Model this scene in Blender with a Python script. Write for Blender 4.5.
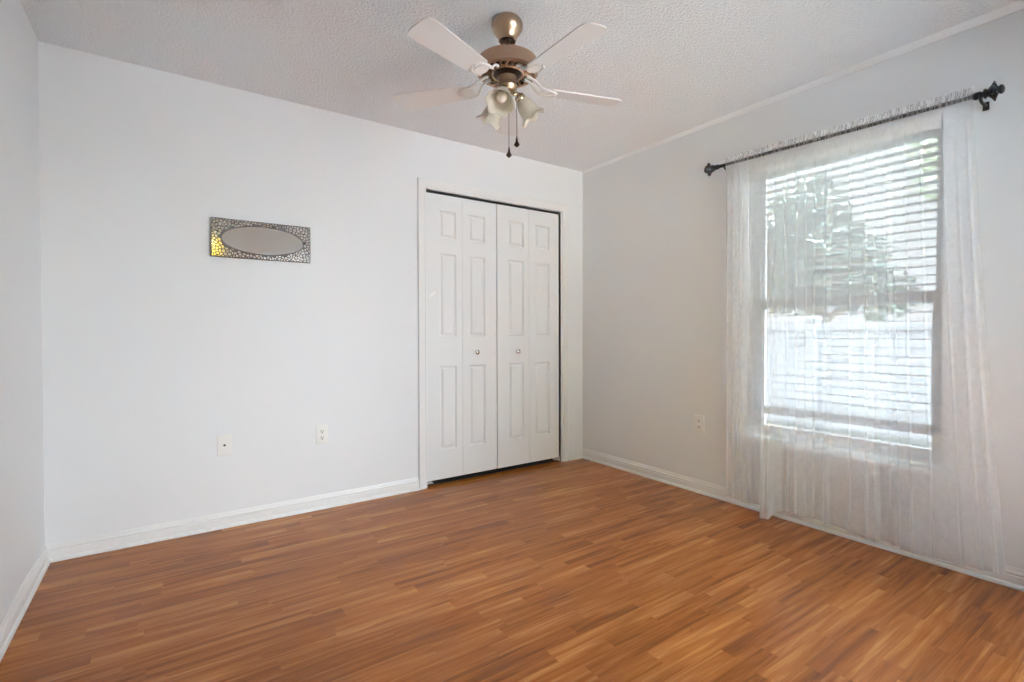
import bpy, bmesh, math, random
from mathutils import Matrix, Vector
from math import sin, cos, pi, radians

for o in list(bpy.data.objects):
    bpy.data.objects.remove(o)
S = bpy.context.scene
COL = S.collection

# ------------------------------------------------------------------ camera
CAM = (-2.9316, -3.1828, 1.0820)
yaw, pitch, roll, FPX, SY = 0.6040, -0.0119, -0.0025, 500.69, -3.55
fw = Vector((sin(yaw) * cos(pitch), cos(yaw) * cos(pitch), sin(pitch)))
rt = Vector((cos(yaw), -sin(yaw), 0))
up = rt.cross(fw)
r2 = rt * cos(roll) + up * sin(roll)
u2 = -rt * sin(roll) + up * cos(roll)
cd = bpy.data.cameras.new('camera')
cam = bpy.data.objects.new('camera', cd)
COL.objects.link(cam)
m = Matrix((r2, u2, -fw)).transposed().to_4x4()
m.translation = Vector(CAM)
cam.matrix_world = m
cd.sensor_fit = 'HORIZONTAL'
cd.sensor_width = 36
cd.lens = 36 * FPX / 1024
cd.shift_y = SY / 1024
cd.clip_start = 0.02
S.camera = cam

# ------------------------------------------------------------------ exposure, sky, light
S.view_settings.view_transform = 'Standard'
S.view_settings.look = 'None'
S.view_settings.exposure = 0.0
S.view_settings.gamma = 1.0
S.view_settings.use_curve_mapping = False
S.cycles.max_bounces = 16
S.cycles.diffuse_bounces = 8
S.cycles.transparent_max_bounces = 32
S.cycles.sample_clamp_indirect = 10

H = 2.44            # ceiling height
W = 3.412           # room width
YF = -3.42          # inner face of the wall behind the camera
SKY_BASE = 1.4                                     # hazy sky near the horizon
ADDED_LOBE = ((.66, -.72, .17), .58, .95, 12.3)         # added sky lobe out of view, lights the back wall through the window
ADDED_LOBE_2 = ((.30, .93, .22), .73, .97, 85.0)         # added sky lobe out of view, brightens the curtain and rear wall
ADDED_ZENITH = ((0, 0, 1), .42, .85, 9.0)                # added overhead lobe out of view, lights slats and ceiling

w = bpy.data.worlds.new('hazy_sky')
S.world = w
w.use_nodes = True
nt = w.node_tree
nt.nodes.clear()
tc = nt.nodes.new('ShaderNodeTexCoord')


def sky_lobe(direction, lo, hi, amount):
    """a broad bright sky area added for light around one direction"""
    d = nt.nodes.new('ShaderNodeVectorMath'); d.operation = 'DOT_PRODUCT'
    d.inputs[1].default_value = Vector(direction).normalized()
    r = nt.nodes.new('ShaderNodeMapRange'); r.interpolation_type = 'SMOOTHSTEP'
    for k, v in (('From Min', lo), ('From Max', hi), ('To Min', 0.0), ('To Max', amount)):
        r.inputs[k].default_value = v
    nt.links.new(tc.outputs['Generated'], d.inputs[0])
    nt.links.new(d.outputs['Value'], r.inputs['Value'])
    return r.outputs['Result']


def addn(a, b):
    n = nt.nodes.new('ShaderNodeMath'); n.operation = 'ADD'
    for i, v in enumerate((a, b)):
        if isinstance(v, float):
            n.inputs[i].default_value = v
        else:
            nt.links.new(v, n.inputs[i])
    return n.outputs[0]


total = addn(addn(addn(sky_lobe(*ADDED_LOBE), sky_lobe(*ADDED_LOBE_2)), sky_lobe(*ADDED_ZENITH)), SKY_BASE)
bg = nt.nodes.new('ShaderNodeBackground')
bg.inputs['Color'].default_value = (0.89, 0.95, .99, 1)
out = nt.nodes.new('ShaderNodeOutputWorld')
nt.links.new(total, bg.inputs['Strength'])
nt.links.new(bg.outputs['Background'], out.inputs['Surface'])


def lamp(name, kind, loc, rot, energy, color=(1, 1, 1), **kw):
    d = bpy.data.lights.new(name, kind)
    d.energy = energy
    d.color = color
    o = bpy.data.objects.new(name, d)
    o.location = loc
    o.rotation_euler = rot
    COL.objects.link(o)
    for k, v in kw.items():
        setattr(d, k, v)
    return o


WY0, WY1, WZ0, WZ1 = -2.412, -1.465, 0.43, 2.085     # window_1 opening in the right wall
RX0, RX1, RZ0, RZ1 = -2.00, -0.12, 0.03, 1.93        # added_window opening in the wall behind the camera
sun = lamp('sun', 'SUN', (0, 0, 8), (radians(28), 0, radians(-3)), 80, (.75, .92, 1.12), angle=radians(3))
pl = lamp('window_daylight', 'AREA', (0.14, (WY0 + WY1) / 2, (WZ0 + WZ1) / 2), (0, radians(90), 0), 1,
          shape='RECTANGLE', size=WZ1 - WZ0, size_y=WY1 - WY0)
pl.data.cycles.is_portal = True
pl = lamp('added_window_portal', 'AREA', ((RX0 + RX1) / 2, YF - .13, (RZ0 + RZ1) / 2), (radians(90), 0, 0), 1,
          shape='RECTANGLE', size=RX1 - RX0, size_y=RZ1 - RZ0)
pl.data.cycles.is_portal = True  # portal of the added rear window, which fills the room
lamp('hall_lamp', 'POINT', (-2.54, YF - 1.2, 2.24), (0, 0, 0), 5, (1, .9, .4), shadow_soft_size=.05)


# ------------------------------------------------------------------ materials
def N(nt, typ, **kw):
    n = nt.nodes.new(typ)
    for k, v in kw.items():
        if k in n.inputs:
            n.inputs[k].default_value = v
        else:
            setattr(n, k, v)
    return n


def mat(name, color=(.8, .8, .8), rough=.5, metal=0.0, bump=None, spec=.5, coat=0):
    """bump = (scale, strength, distance, detail)"""
    m = bpy.data.materials.new(name)
    m.use_nodes = True
    t = m.node_tree
    b = t.nodes['Principled BSDF']
    b.inputs['Base Color'].default_value = (*color, 1)
    b.inputs['Roughness'].default_value = rough
    b.inputs['Metallic'].default_value = metal
    b.inputs['Specular IOR Level'].default_value = spec
    b.inputs['Coat Weight'].default_value = coat
    if bump:
        tc = N(t, 'ShaderNodeTexCoord')
        n = N(t, 'ShaderNodeTexNoise', Scale=bump[0], Detail=bump[3] if len(bump) > 3 else 3.0)
        bp = N(t, 'ShaderNodeBump', Strength=bump[1], Distance=bump[2])
        t.links.new(tc.outputs['Object'], n.inputs['Vector'])
        t.links.new(n.outputs['Fac'], bp.inputs['Height'])
        t.links.new(bp.outputs['Normal'], b.inputs['Normal'])
    return m


M = {}
M['wall'] = mat('wall_paint', (.785, .81, .838), .55, bump=(60, .15, .002), spec=.3)
M['trim'] = mat('trim_paint', (.80, .81, .82), .35, bump=(14, .06, .003))
M['cove'] = mat('cove_paint', (.86, .885, .915), .5)
M['door'] = mat('door_paint', (.79, .81, .83), .42, bump=(90, .06, .001))
M['plastic'] = mat('white_plastic', (.82, .82, .81), .35)
M['slot'] = mat('dark_slot', (.03, .03, .03), .5)
M['black'] = mat('black_metal', (.008, .008, .009), .42, 0.0, bump=(40, .1, .002))
M['rod'] = mat('rod_metal', (.02, .02, .022), .35, 0.2)
M['brass'] = mat('antique_brass', (.47, .33, .225), .3, 1.0, bump=(25, .05, .002))
M['brassband'] = mat('brushed_brass', (.46, .31, .215), .48, 1.0, bump=(60, .08, .001))
M['darkbrass'] = mat('dark_bronze', (.035, .022, .016), .4, .6)
M['gold'] = mat('lamp_brass', (.55, .44, .28), .25, 1.0)
M['blade'] = mat('blade_white', (.78, .78, .79), .4, bump=(30, .03, .001))
M['bracket'] = mat('bracket_white', (.82, .82, .82), .3)
M['pendant'] = mat('pendant_bronze', (.05, .04, .035), .35, .8)
M['chain'] = mat('chain_metal', (.25, .24, .23), .35, .9)
M['bulb'] = mat('bulb_glass', (.93, .92, .88), .15)
M['nickel'] = mat('satin_nickel', (.80, .80, .80), .22, 1.0)
M['steel'] = mat('steel', (.6, .6, .6), .3, 1.0)
M['mirror'] = mat('mirror_glass', (.98, .98, .97), .02, 1.0)
M['tile'] = mat('mirror_tile', (.95, .945, .93), .08, 1.0, bump=(60, .06, .002))
M['grout'] = mat('pewter_grout', (.17, .165, .16), .6, .1)
M['frame'] = mat('window_frame', (.80, .80, .80), .45, .0)
M['sill'] = mat('marble_sill', (.82, .82, .81), .25)
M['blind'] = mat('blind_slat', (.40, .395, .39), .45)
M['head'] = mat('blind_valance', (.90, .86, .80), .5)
M['closet'] = mat('closet_shade', (.03, .03, .03), .8)  # dark colour stands in for the shade inside the closet
M['fence'] = mat('fence_boards', (.075, .075, .075), .5, bump=(8, .05, .004))
M['concrete'] = mat('bounce_concrete', (.80, .80, .80), .85, bump=(12, .2, .004))
M['bark'] = mat('bark', (.16, .12, .09), .9, bump=(20, .6, .02))
M['yellow'] = mat('hall_paint', (.88, .72, .12), .6)
M['beige'] = mat('rear_paint', (.92, .92, .91), .6)
M['adhesive'] = mat('adhesive', (.90, .90, .89), .7)


def leafmat(name, c1, c2):
    m = mat(name, c1, .35)
    t = m.node_tree
    b = t.nodes['Principled BSDF']
    oi = N(t, 'ShaderNodeTexCoord')
    n = N(t, 'ShaderNodeTexNoise', Scale=5.0)
    r = N(t, 'ShaderNodeValToRGB')
    r.color_ramp.elements[0].position = .35
    r.color_ramp.elements[0].color = (*c1, 1)
    r.color_ramp.elements[1].position = .65
    r.color_ramp.elements[1].color = (*c2, 1)
    t.links.new(oi.outputs['Object'], n.inputs['Vector'])
    t.links.new(n.outputs['Fac'], r.inputs['Fac'])
    t.links.new(r.outputs['Color'], b.inputs['Base Color'])
    return m


M['leaf'] = leafmat('leaf_dark', (.035, .05, .035), (.09, .11, .08))
M['leaf2'] = leafmat('leaf_pale', (.22, .26, .18), (.36, .38, .28))
M['grass'] = leafmat('lawn', (.10, .12, .075), (.16, .175, .12))


def ceiling_mat():
    m = mat('ceiling_texture', (.86, .89, .925), .9, spec=.1)
    t = m.node_tree
    b = t.nodes['Principled BSDF']
    tc = N(t, 'ShaderNodeTexCoord')
    n = N(t, 'ShaderNodeTexNoise', Scale=75.0, Detail=4.0, Roughness=.6)
    r = N(t, 'ShaderNodeMapRange')
    r.inputs['From Min'].default_value = .42
    r.inputs['From Max'].default_value = .62
    bp = N(t, 'ShaderNodeBump', Strength=.7, Distance=.006)
    t.links.new(tc.outputs['Object'], n.inputs['Vector'])
    t.links.new(n.outputs['Fac'], r.inputs['Value'])
    t.links.new(r.outputs['Result'], bp.inputs['Height'])
    t.links.new(bp.outputs['Normal'], b.inputs['Normal'])
    return m


M['ceiling'] = ceiling_mat()


def floor_mat():
    m = mat('laminate_strips', (.4, .2, .1), .21, spec=.20)
    t = m.node_tree
    L = t.links.new
    b = t.nodes['Principled BSDF']
    tc = N(t, 'ShaderNodeTexCoord')
    sp = N(t, 'ShaderNodeSeparateXYZ')
    L(tc.outputs['Object'], sp.inputs[0])

    def mth(op, a, bb=None, cc=None):
        n = N(t, 'ShaderNodeMath', operation=op)
        for i, v in enumerate((a, bb, cc)):
            if v is None:
                continue
            if isinstance(v, (int, float)):
                n.inputs[i].default_value = v
            else:
                L(v, n.inputs[i])
        return n.outputs[0]

    def white(v):
        n = N(t, 'ShaderNodeTexWhiteNoise', noise_dimensions='1D')
        L(v, n.inputs['W'])
        return n.outputs['Value']

    SW, SL, BW, BL = .0665, .92, .1995, 1.29
    row = mth('FLOOR', mth('DIVIDE', sp.outputs['Y'], SW))
    fy = mth('FRACT', mth('DIVIDE', sp.outputs['Y'], SW))
    off = mth('MULTIPLY', white(mth('ADD', row, 17.3)), SL * 4)
    u = mth('DIVIDE', mth('ADD', sp.outputs['X'], off), SL)
    col = mth('FLOOR', u)
    fx = mth('FRACT', u)
    # every other strip is cut in two so that the lengths vary
    cut = mth('ADD', .3, mth('MULTIPLY', white(mth('ADD', mth('MULTIPLY', row, 7.7), col)), .5))
    sec = mth('GREATER_THAN', fx, cut)
    ident = mth('ADD', mth('ADD', mth('MULTIPLY', row, 31.7), mth('MULTIPLY', col, 5.31)), mth('MULTIPLY', sec, 2.17))
    rnd = white(ident)
    rnd2 = white(mth('ADD', ident, 101.5))
    # grain
    cx = N(t, 'ShaderNodeCombineXYZ')
    L(mth('MULTIPLY', sp.outputs['X'], .7), cx.inputs[0])
    L(mth('MULTIPLY', sp.outputs['Y'], 13.0), cx.inputs[1])
    L(mth('MULTIPLY', rnd, 40.0), cx.inputs[2])
    g1 = N(t, 'ShaderNodeTexNoise', Scale=2.6, Detail=5.0, Roughness=.6, Distortion=.6)
    L(cx.outputs[0], g1.inputs['Vector'])
    cx2 = N(t, 'ShaderNodeCombineXYZ')
    L(mth('MULTIPLY', sp.outputs['X'], 4.0), cx2.inputs[0])
    L(mth('MULTIPLY', sp.outputs['Y'], 130.0), cx2.inputs[1])
    L(mth('MULTIPLY', rnd2, 40.0), cx2.inputs[2])
    g2 = N(t, 'ShaderNodeTexNoise', Scale=2.0, Detail=3.0)
    L(cx2.outputs[0], g2.inputs['Vector'])
    val = mth('ADD', mth('MULTIPLY', mth('SUBTRACT', g1.outputs['Fac'], .5), 1.7),
              mth('MULTIPLY', mth('SUBTRACT', g2.outputs['Fac'], .5), .34))
    val = mth('ADD', mth('ADD', val, .5), mth('MULTIPLY', mth('SUBTRACT', rnd, .5), .27))
    ramp = N(t, 'ShaderNodeValToRGB')
    cr = ramp.color_ramp
    cr.elements[0].position = .12
    cr.elements[0].color = (.175, .050, .010, 1)
    cr.elements[1].position = .92
    cr.elements[1].color = (.56, .235, .062, 1)
    e = cr.elements.new(.45); e.color = (.325, .103, .020, 1)
    e = cr.elements.new(.66); e.color = (.415, .148, .033, 1)
    L(val, ramp.inputs['Fac'])
    # fine seams: along strips (faint) and boards (stronger)
    fb = mth('FRACT', mth('DIVIDE', sp.outputs['Y'], BW))
    seam_b = mth('LESS_THAN', fb, .012)
    brow = mth('FLOOR', mth('DIVIDE', sp.outputs['Y'], BW))
    ub = mth('FRACT', mth('DIVIDE', mth('ADD', sp.outputs['X'], mth('MULTIPLY', white(mth('ADD', brow, 5.5)), 3.1)), BL))
    seam_x = mth('LESS_THAN', ub, .0016)
    seam = mth('MAXIMUM', seam_b, seam_x)
    # small scuffs worn into the laminate
    def spot(x, y, rx, ry):
        dx = mth('DIVIDE', mth('SUBTRACT', sp.outputs['X'], x), rx)
        dy = mth('DIVIDE', mth('SUBTRACT', sp.outputs['Y'], y), ry)
        d = mth('SQRT', mth('ADD', mth('MULTIPLY', dx, dx), mth('MULTIPLY', dy, dy)))
        return mth('LESS_THAN', d, 1.0)
    sc = mth('MAXIMUM', mth('MAXIMUM', spot(-3.274, -.354, .022, .010), spot(-3.250, -.337, .006, .016)),
             mth('MAXIMUM', spot(-1.378, -2.068, .010, .008), spot(-1.362, -2.055, .004, .014)))
    n3 = N(t, 'ShaderNodeTexNoise', Scale=120.0)
    L(tc.outputs['Object'], n3.inputs['Vector'])
    sc = mth('MULTIPLY', sc, mth('GREATER_THAN', n3.outputs['Fac'], .5))
    dark = mth('MAXIMUM', mth('MULTIPLY', seam_b, .25), mth('MULTIPLY', sc, .5))
    mix = N(t, 'ShaderNodeMix', data_type='RGBA')
    L(dark, mix.inputs[0])
    L(ramp.outputs['Color'], mix.inputs[6])
    mix.inputs[7].default_value = (.05, .022, .012, 1)
    L(mix.outputs[2], b.inputs['Base Color'])
    bp = N(t, 'ShaderNodeBump', Strength=.06, Distance=.001)
    L(g2.outputs['Fac'], bp.inputs['Height'])
    L(bp.outputs['Normal'], b.inputs['Normal'])
    return m


M['floor'] = floor_mat()


def glass_mat(name, tint=(.97, .98, .98), screen=0.0):
    m = bpy.data.materials.new(name)
    m.use_nodes = True
    t = m.node_tree
    t.nodes.clear()
    o = N(t, 'ShaderNodeOutputMaterial')
    tr = N(t, 'ShaderNodeBsdfTransparent', Color=(*tint, 1))
    gl = N(t, 'ShaderNodeBsdfGlossy', Roughness=.01)
    fr = N(t, 'ShaderNodeFresnel', IOR=1.45)
    mx = N(t, 'ShaderNodeMixShader')
    t.links.new(fr.outputs[0], mx.inputs[0])
    t.links.new(tr.outputs[0], mx.inputs[1])
    t.links.new(gl.outputs[0], mx.inputs[2])
    t.links.new(mx.outputs[0], o.inputs[0])
    return m


M['glass'] = glass_mat('window_glass')


def cloth_mat(name, opacity, color=(.93, .93, .93), var=.25, scale=(1, 1.5, 1)):
    """sheer voile: part of the light goes straight through, the rest is scattered to both sides"""
    m = bpy.data.materials.new(name)
    m.use_nodes = True
    t = m.node_tree
    t.nodes.clear()
    L = t.links.new
    o = N(t, 'ShaderNodeOutputMaterial')
    tr = N(t, 'ShaderNodeBsdfTransparent', Color=(1, 1, 1, 1))
    df = N(t, 'ShaderNodeBsdfDiffuse', Color=(*color, 1))
    tl = N(t, 'ShaderNodeBsdfTranslucent', Color=(*color, 1))
    m1 = N(t, 'ShaderNodeMixShader', Fac=.5)
    L(df.outputs[0], m1.inputs[1])
    L(tl.outputs[0], m1.inputs[2])
    tc = N(t, 'ShaderNodeTexCoord')
    mp = N(t, 'ShaderNodeMapping')
    mp.inputs['Scale'].default_value = scale
    L(tc.outputs['Object'], mp.inputs['Vector'])
    n = N(t, 'ShaderNodeTexNoise', Scale=16.0, Detail=6.0, Roughness=.65, Distortion=1.5)
    L(mp.outputs[0], n.inputs['Vector'])
    r = N(t, 'ShaderNodeMapRange')
    r.inputs['From Min'].default_value = .3
    r.inputs['From Max'].default_value = .7
    r.inputs['To Min'].default_value = opacity * (1 - var)
    r.inputs['To Max'].default_value = opacity * (1 + var)
    L(n.outputs['Fac'], r.inputs['Value'])
    # a thin cloth covers more when seen along its surface
    lw = N(t, 'ShaderNodeLayerWeight', Blend=.5)
    pw = N(t, 'ShaderNodeMath', operation='POWER')
    L(lw.outputs['Facing'], pw.inputs[0])
    pw.inputs[1].default_value = 3.0
    ad = N(t, 'ShaderNodeMath', operation='MULTIPLY_ADD', use_clamp=True)
    L(pw.outputs[0], ad.inputs[0])
    ad.inputs[1].default_value = .08
    L(r.outputs['Result'], ad.inputs[2])
    bp = N(t, 'ShaderNodeBump', Strength=.12, Distance=.004)
    L(n.outputs['Fac'], bp.inputs['Height'])
    L(bp.outputs['Normal'], df.inputs['Normal'])
    L(bp.outputs['Normal'], tl.inputs['Normal'])
    m2 = N(t, 'ShaderNodeMixShader')
    L(ad.outputs[0], m2.inputs[0])
    L(tr.outputs[0], m2.inputs[1])
    L(m1.outputs[0], m2.inputs[2])
    L(m2.outputs[0], o.inputs[0])
    return m


M['voile'] = cloth_mat('voile', .45, (.90, .925, .955), var=.07)
M['voile_gather'] = cloth_mat('voile_gather', .27, (.92, .92, .92), .5, (.3, 7, .4))
M['voile_hem'] = cloth_mat('voile_hem', .16, (.92, .92, .92))


def shade_mat():
    m = bpy.data.materials.new('frosted_glass')
    m.use_nodes = True
    t = m.node_tree
    t.nodes.clear()
    L = t.links.new
    o = N(t, 'ShaderNodeOutputMaterial')
    df = N(t, 'ShaderNodeBsdfDiffuse', Color=(.94, .90, .80, 1))
    tl = N(t, 'ShaderNodeBsdfTranslucent', Color=(.98, .95, .86, 1))
    gl = N(t, 'ShaderNodeBsdfGlossy', Roughness=.25)
    m1 = N(t, 'ShaderNodeMixShader', Fac=.55)
    L(df.outputs[0], m1.inputs[1]); L(tl.outputs[0], m1.inputs[2])
    fr = N(t, 'ShaderNodeFresnel', IOR=1.45)
    m2 = N(t, 'ShaderNodeMixShader')
    L(fr.outputs[0], m2.inputs[0]); L(m1.outputs[0], m2.inputs[1]); L(gl.outputs[0], m2.inputs[2])
    L(m2.outputs[0], o.inputs[0])
    return m


M['shade'] = shade_mat()


# ------------------------------------------------------------------ mesh helpers
class MB:
    def __init__(self):
        self.bm = bmesh.new()

    def face(self, vs):
        try:
            return self.bm.faces.new(vs)
        except ValueError:
            return None

    def box(self, x0, x1, y0, y1, z0, z1, bevel=0.0, T=None):
        b = bmesh.new()
        bmesh.ops.create_cube(b, size=1)
        for v in b.verts:
            v.co = Vector(((x0 + x1) / 2 + v.co.x * (x1 - x0), (y0 + y1) / 2 + v.co.y * (y1 - y0), (z0 + z1) / 2 + v.co.z * (z1 - z0)))
        if bevel:
            bmesh.ops.bevel(b, geom=list(b.edges), offset=bevel, segments=2, affect='EDGES', profile=.5)
        self.merge(b, T)
        return self

    def merge(self, b, T=None):
        if T is not None:
            b.transform(T)
        mp = {v: self.bm.verts.new(v.co) for v in b.verts}
        for f in b.faces:
            self.face([mp[v] for v in f.verts])
        b.free()

    def lathe(self, prof, seg=48, T=None, cap0=False, cap1=False, rfun=None):
        b = bmesh.new()
        rings = []
        for (r, z) in prof:
            ring = []
            for k in range(seg):
                a = 2 * pi * k / seg
                rr = r * (rfun(a, z) if rfun else 1)
                ring.append(b.verts.new((rr * cos(a), rr * sin(a), z)))
            rings.append(ring)
        for i in range(len(rings) - 1):
            for k in range(seg):
                k2 = (k + 1) % seg
                b.faces.new((rings[i][k], rings[i][k2], rings[i + 1][k2], rings[i + 1][k]))
        if cap0:
            b.faces.new(rings[0][::-1])
        if cap1:
            b.faces.new(rings[-1])
        bmesh.ops.recalc_face_normals(b, faces=b.faces)
        self.merge(b, T)
        return self

    def tube(self, pts, r, seg=10, cap=True):
        pts = [Vector(p) for p in pts]
        rings = []
        prev = None
        for i, p in enumerate(pts):
            d = (pts[min(i + 1, len(pts) - 1)] - pts[max(i - 1, 0)]).normalized()
            if prev is None:
                a = d.orthogonal().normalized()
            else:
                a = (prev - d * prev.dot(d)).normalized()
            prev = a
            c = d.cross(a)
            rr = r[i] if isinstance(r, (list, tuple)) else r
            rings.append([self.bm.verts.new(p + (a * cos(2 * pi * k / seg) + c * sin(2 * pi * k / seg)) * rr) for k in range(seg)])
        for i in range(len(rings) - 1):
            for k in range(seg):
                k2 = (k + 1) % seg
                self.face((rings[i][k], rings[i][k2], rings[i + 1][k2], rings[i + 1][k]))
        if cap:
            self.face(rings[0][::-1])
            self.face(rings[-1])
        return self

    def prism(self, poly, z0, z1, T=None, bevel=0):
        """poly in XY, pulled along Z"""
        b = bmesh.new()
        lo = [b.verts.new((x, y, z0)) for x, y in poly]
        hi = [b.verts.new((x, y, z1)) for x, y in poly]
        b.faces.new(lo[::-1])
        tf = b.faces.new(hi)
        n = len(poly)
        for i in range(n):
            j = (i + 1) % n
            b.faces.new((lo[i], lo[j], hi[j], hi[i]))
        bmesh.ops.recalc_face_normals(b, faces=b.faces)
        if bevel:
            bmesh.ops.bevel(b, geom=list(tf.edges), offset=bevel, segments=2, affect='EDGES', profile=.5)
        self.merge(b, T)
        return self

    def sweep(self, prof, frames):
        """prof = list of (a, b); frames = list of functions (a, b) -> point; open sweep with capped ends"""
        rings = [[self.bm.verts.new(f(a, b)) for a, b in prof] for f in frames]
        n = len(prof)
        for i in range(len(rings) - 1):
            for k in range(n):
                k2 = (k + 1) % n
                self.face((rings[i][k], rings[i][k2], rings[i + 1][k2], rings[i + 1][k]))
        self.face(rings[0][::-1])
        self.face(rings[-1])
        return self

    def build(self, name, material, parent=None, smooth=35, recalc=True):
        if recalc:
            bmesh.ops.recalc_face_normals(self.bm, faces=self.bm.faces)
        me = bpy.data.meshes.new(name)
        self.bm.to_mesh(me)
        self.bm.free()
        me.materials.append(material)
        o = bpy.data.objects.new(name, me)
        COL.objects.link(o)
        if smooth:
            me.shade_smooth()
            me.set_sharp_from_angle(angle=radians(smooth))
        if parent is not None:
            o.parent = parent
            pw = Matrix.Identity(4)
            q = parent
            chain = []
            while q is not None:
                chain.append(q)
                q = q.parent
            for q in reversed(chain):
                pw = pw @ q.matrix_basis
            o.matrix_basis = pw.inverted()     # shapes are given in room coordinates
        return o


def tag(o, label, cat, group=None, kind=None):
    o['label'] = label
    o['category'] = cat
    if group:
        o['group'] = group
    if kind:
        o['kind'] = kind
    return o


def thing(name, loc, label, cat, group=None, kind=None):
    o = bpy.data.objects.new(name, None)
    o.location = loc
    o.empty_display_size = .1
    COL.objects.link(o)
    return tag(o, label, cat, group, kind)


def structure(o, label, cat):
    return tag(o, label, cat, kind='structure')


def copy_tree(o, parent=None):
    c = o.copy()
    COL.objects.link(c)
    if parent is not None:
        c.parent = parent
    for ch in list(o.children):
        copy_tree(ch, c)
    return c


TH = .14    # wall thickness

# ------------------------------------------------------------------ room shell
CLX0, CLX1, CLZ = -1.455, -.2445, 2.065      # closet opening
b = MB(); b.box(-W - TH, .0 + TH, YF - 1.5, .75, -.1, 0)
structure(b.build('floor', M['floor'], smooth=0), 'orange-brown wood strip laminate floor of the room', 'floor')
b = MB(); b.box(-W - TH, .0 + TH, YF - 1.5, .75, H, H + .12)
structure(b.build('ceiling', M['ceiling'], smooth=0), 'white speckled textured ceiling above the fan', 'ceiling')
b = MB()
b.box(-W - TH, CLX0, 0, TH, 0, H)
b.box(CLX1, TH, 0, TH, 0, H)
b.box(CLX0, CLX1, 0, TH, CLZ, H)
structure(b.build('wall_back', M['wall'], smooth=0), 'white wall with the closet opening and the mirror', 'wall')
b = MB()
b.box(0, TH, YF - TH, WY0, 0, H)
b.box(0, TH, WY1, 0, 0, H)
b.box(0, TH, WY0, WY1, 0, WZ0 - .022)
b.box(0, TH, WY0, WY1, WZ1, H)
structure(b.build('wall_right', M['wall'], smooth=0), 'white wall around the curtained window', 'wall')
b = MB(); b.box(-W - TH, -W, YF - TH, 0, 0, H)
structure(b.build('wall_left', M['wall'], smooth=0), 'bare white wall at the left edge of the room', 'wall')
DX0, DX1, DZ = -3.30, -2.40, 2.15
b = MB()
b.box(-W, DX0, YF - TH, YF, 0, H)
b.box(DX0, DX1, YF - TH, YF, DZ, H)
b.box(DX1, RX0, YF - TH, YF, 0, H)
b.box(RX0, RX1, YF - TH, YF, 0, RZ0)
b.box(RX0, RX1, YF - TH, YF, RZ1, H)
b.box(RX1, 0, YF - TH, YF, 0, H)
structure(b.build('wall_front', M['beige'], smooth=0), 'warm white wall opposite the closet with a doorway', 'wall')
b = MB()
b.box(-W - TH, -2.1, YF - 1.5, YF - 1.4, 0, H)
b.box(-W - TH, -W, YF - 1.4, YF - TH, 0, H)
b.box(-2.2, -2.1, YF - 1.4, YF - TH, 0, H)
structure(b.build('wall_hall', M['yellow'], smooth=0), 'yellow wall of the hall beyond the doorway', 'wall')
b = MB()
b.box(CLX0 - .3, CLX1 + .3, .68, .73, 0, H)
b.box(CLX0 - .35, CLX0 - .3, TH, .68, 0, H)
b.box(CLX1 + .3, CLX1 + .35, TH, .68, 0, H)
b.box(CLX0, CLX1, .040, TH, 0, .005)  # dark floor slab, shade below the doors put into the colour
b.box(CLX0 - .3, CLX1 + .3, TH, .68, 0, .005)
structure(b.build('wall_closet', M['closet'], smooth=0), 'inside walls and floor of the closet, coloured dark as shade', 'wall')
# added_window, a window added behind the camera to light the room
b = MB()
for (x0, x1, z0, z1) in ((RX0, RX0 + .05, RZ0, RZ1), (RX1 - .05, RX1, RZ0, RZ1), (RX0, RX1, RZ0, RZ0 + .05), (RX0, RX1, RZ1 - .05, RZ1), ((RX0 + RX1) / 2 - .025, (RX0 + RX1) / 2 + .025, RZ0, RZ1)):
    b.box(x0, x1, YF - .11, YF - .05, z0, z1)
w2 = structure(b.build('added_window', M['frame']), 'wide two-pane window added opposite the closet for fill light', 'window')
b = MB(); b.box(RX0 + .04, RX1 - .04, YF - .083, YF - .077, RZ0 + .04, RZ1 - .04)
b.build('pane', M['glass'], w2, smooth=0)

# ------------------------------------------------------------------ baseboards, casing, trim
BP = [(0, 0), (.022, 0), (.022, .006), (.0205, .011), (.017, .016), (.0135, .018), (.0135, .050), (.0105, .053), (.0125, .058), (.0115, .064), (.0075, .069), (.0065, .074), (.0045, .080), (.003, .084), (0, .084)]


def base_x(bm, x0, x1, y, sgn, m0=0, m1=0):
    # along X; m = mitre direction at each end
    bm.sweep(BP, [lambda a, z: (x0 + m0 * a, y + sgn * a, z), lambda a, z: (x1 + m1 * a, y + sgn * a, z)])


def base_y(bm, y0, y1, x, sgn, m0=0, m1=0):
    bm.sweep(BP, [lambda a, z: (x + sgn * a, y0 + m0 * a, z), lambda a, z: (x + sgn * a, y1 + m1 * a, z)])


b = MB(); base_x(b, -W, -1.518, 0, -1, 1, 0); base_x(b, -.169, 0, 0, -1, 0, -1)
structure(b.build('baseboard_back', M['trim'], smooth=25), 'white moulded baseboard under the mirror wall', 'baseboard')
b = MB(); base_y(b, YF, 0, 0, -1, 0, -1)
structure(b.build('baseboard_right', M['trim'], smooth=25), 'white moulded baseboard under the window', 'baseboard')
b = MB(); base_y(b, YF, 0, -W, 1, 0, -1)
structure(b.build('baseboard_left', M['trim'], smooth=25), 'white moulded baseboard of the left wall', 'baseboard')

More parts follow.
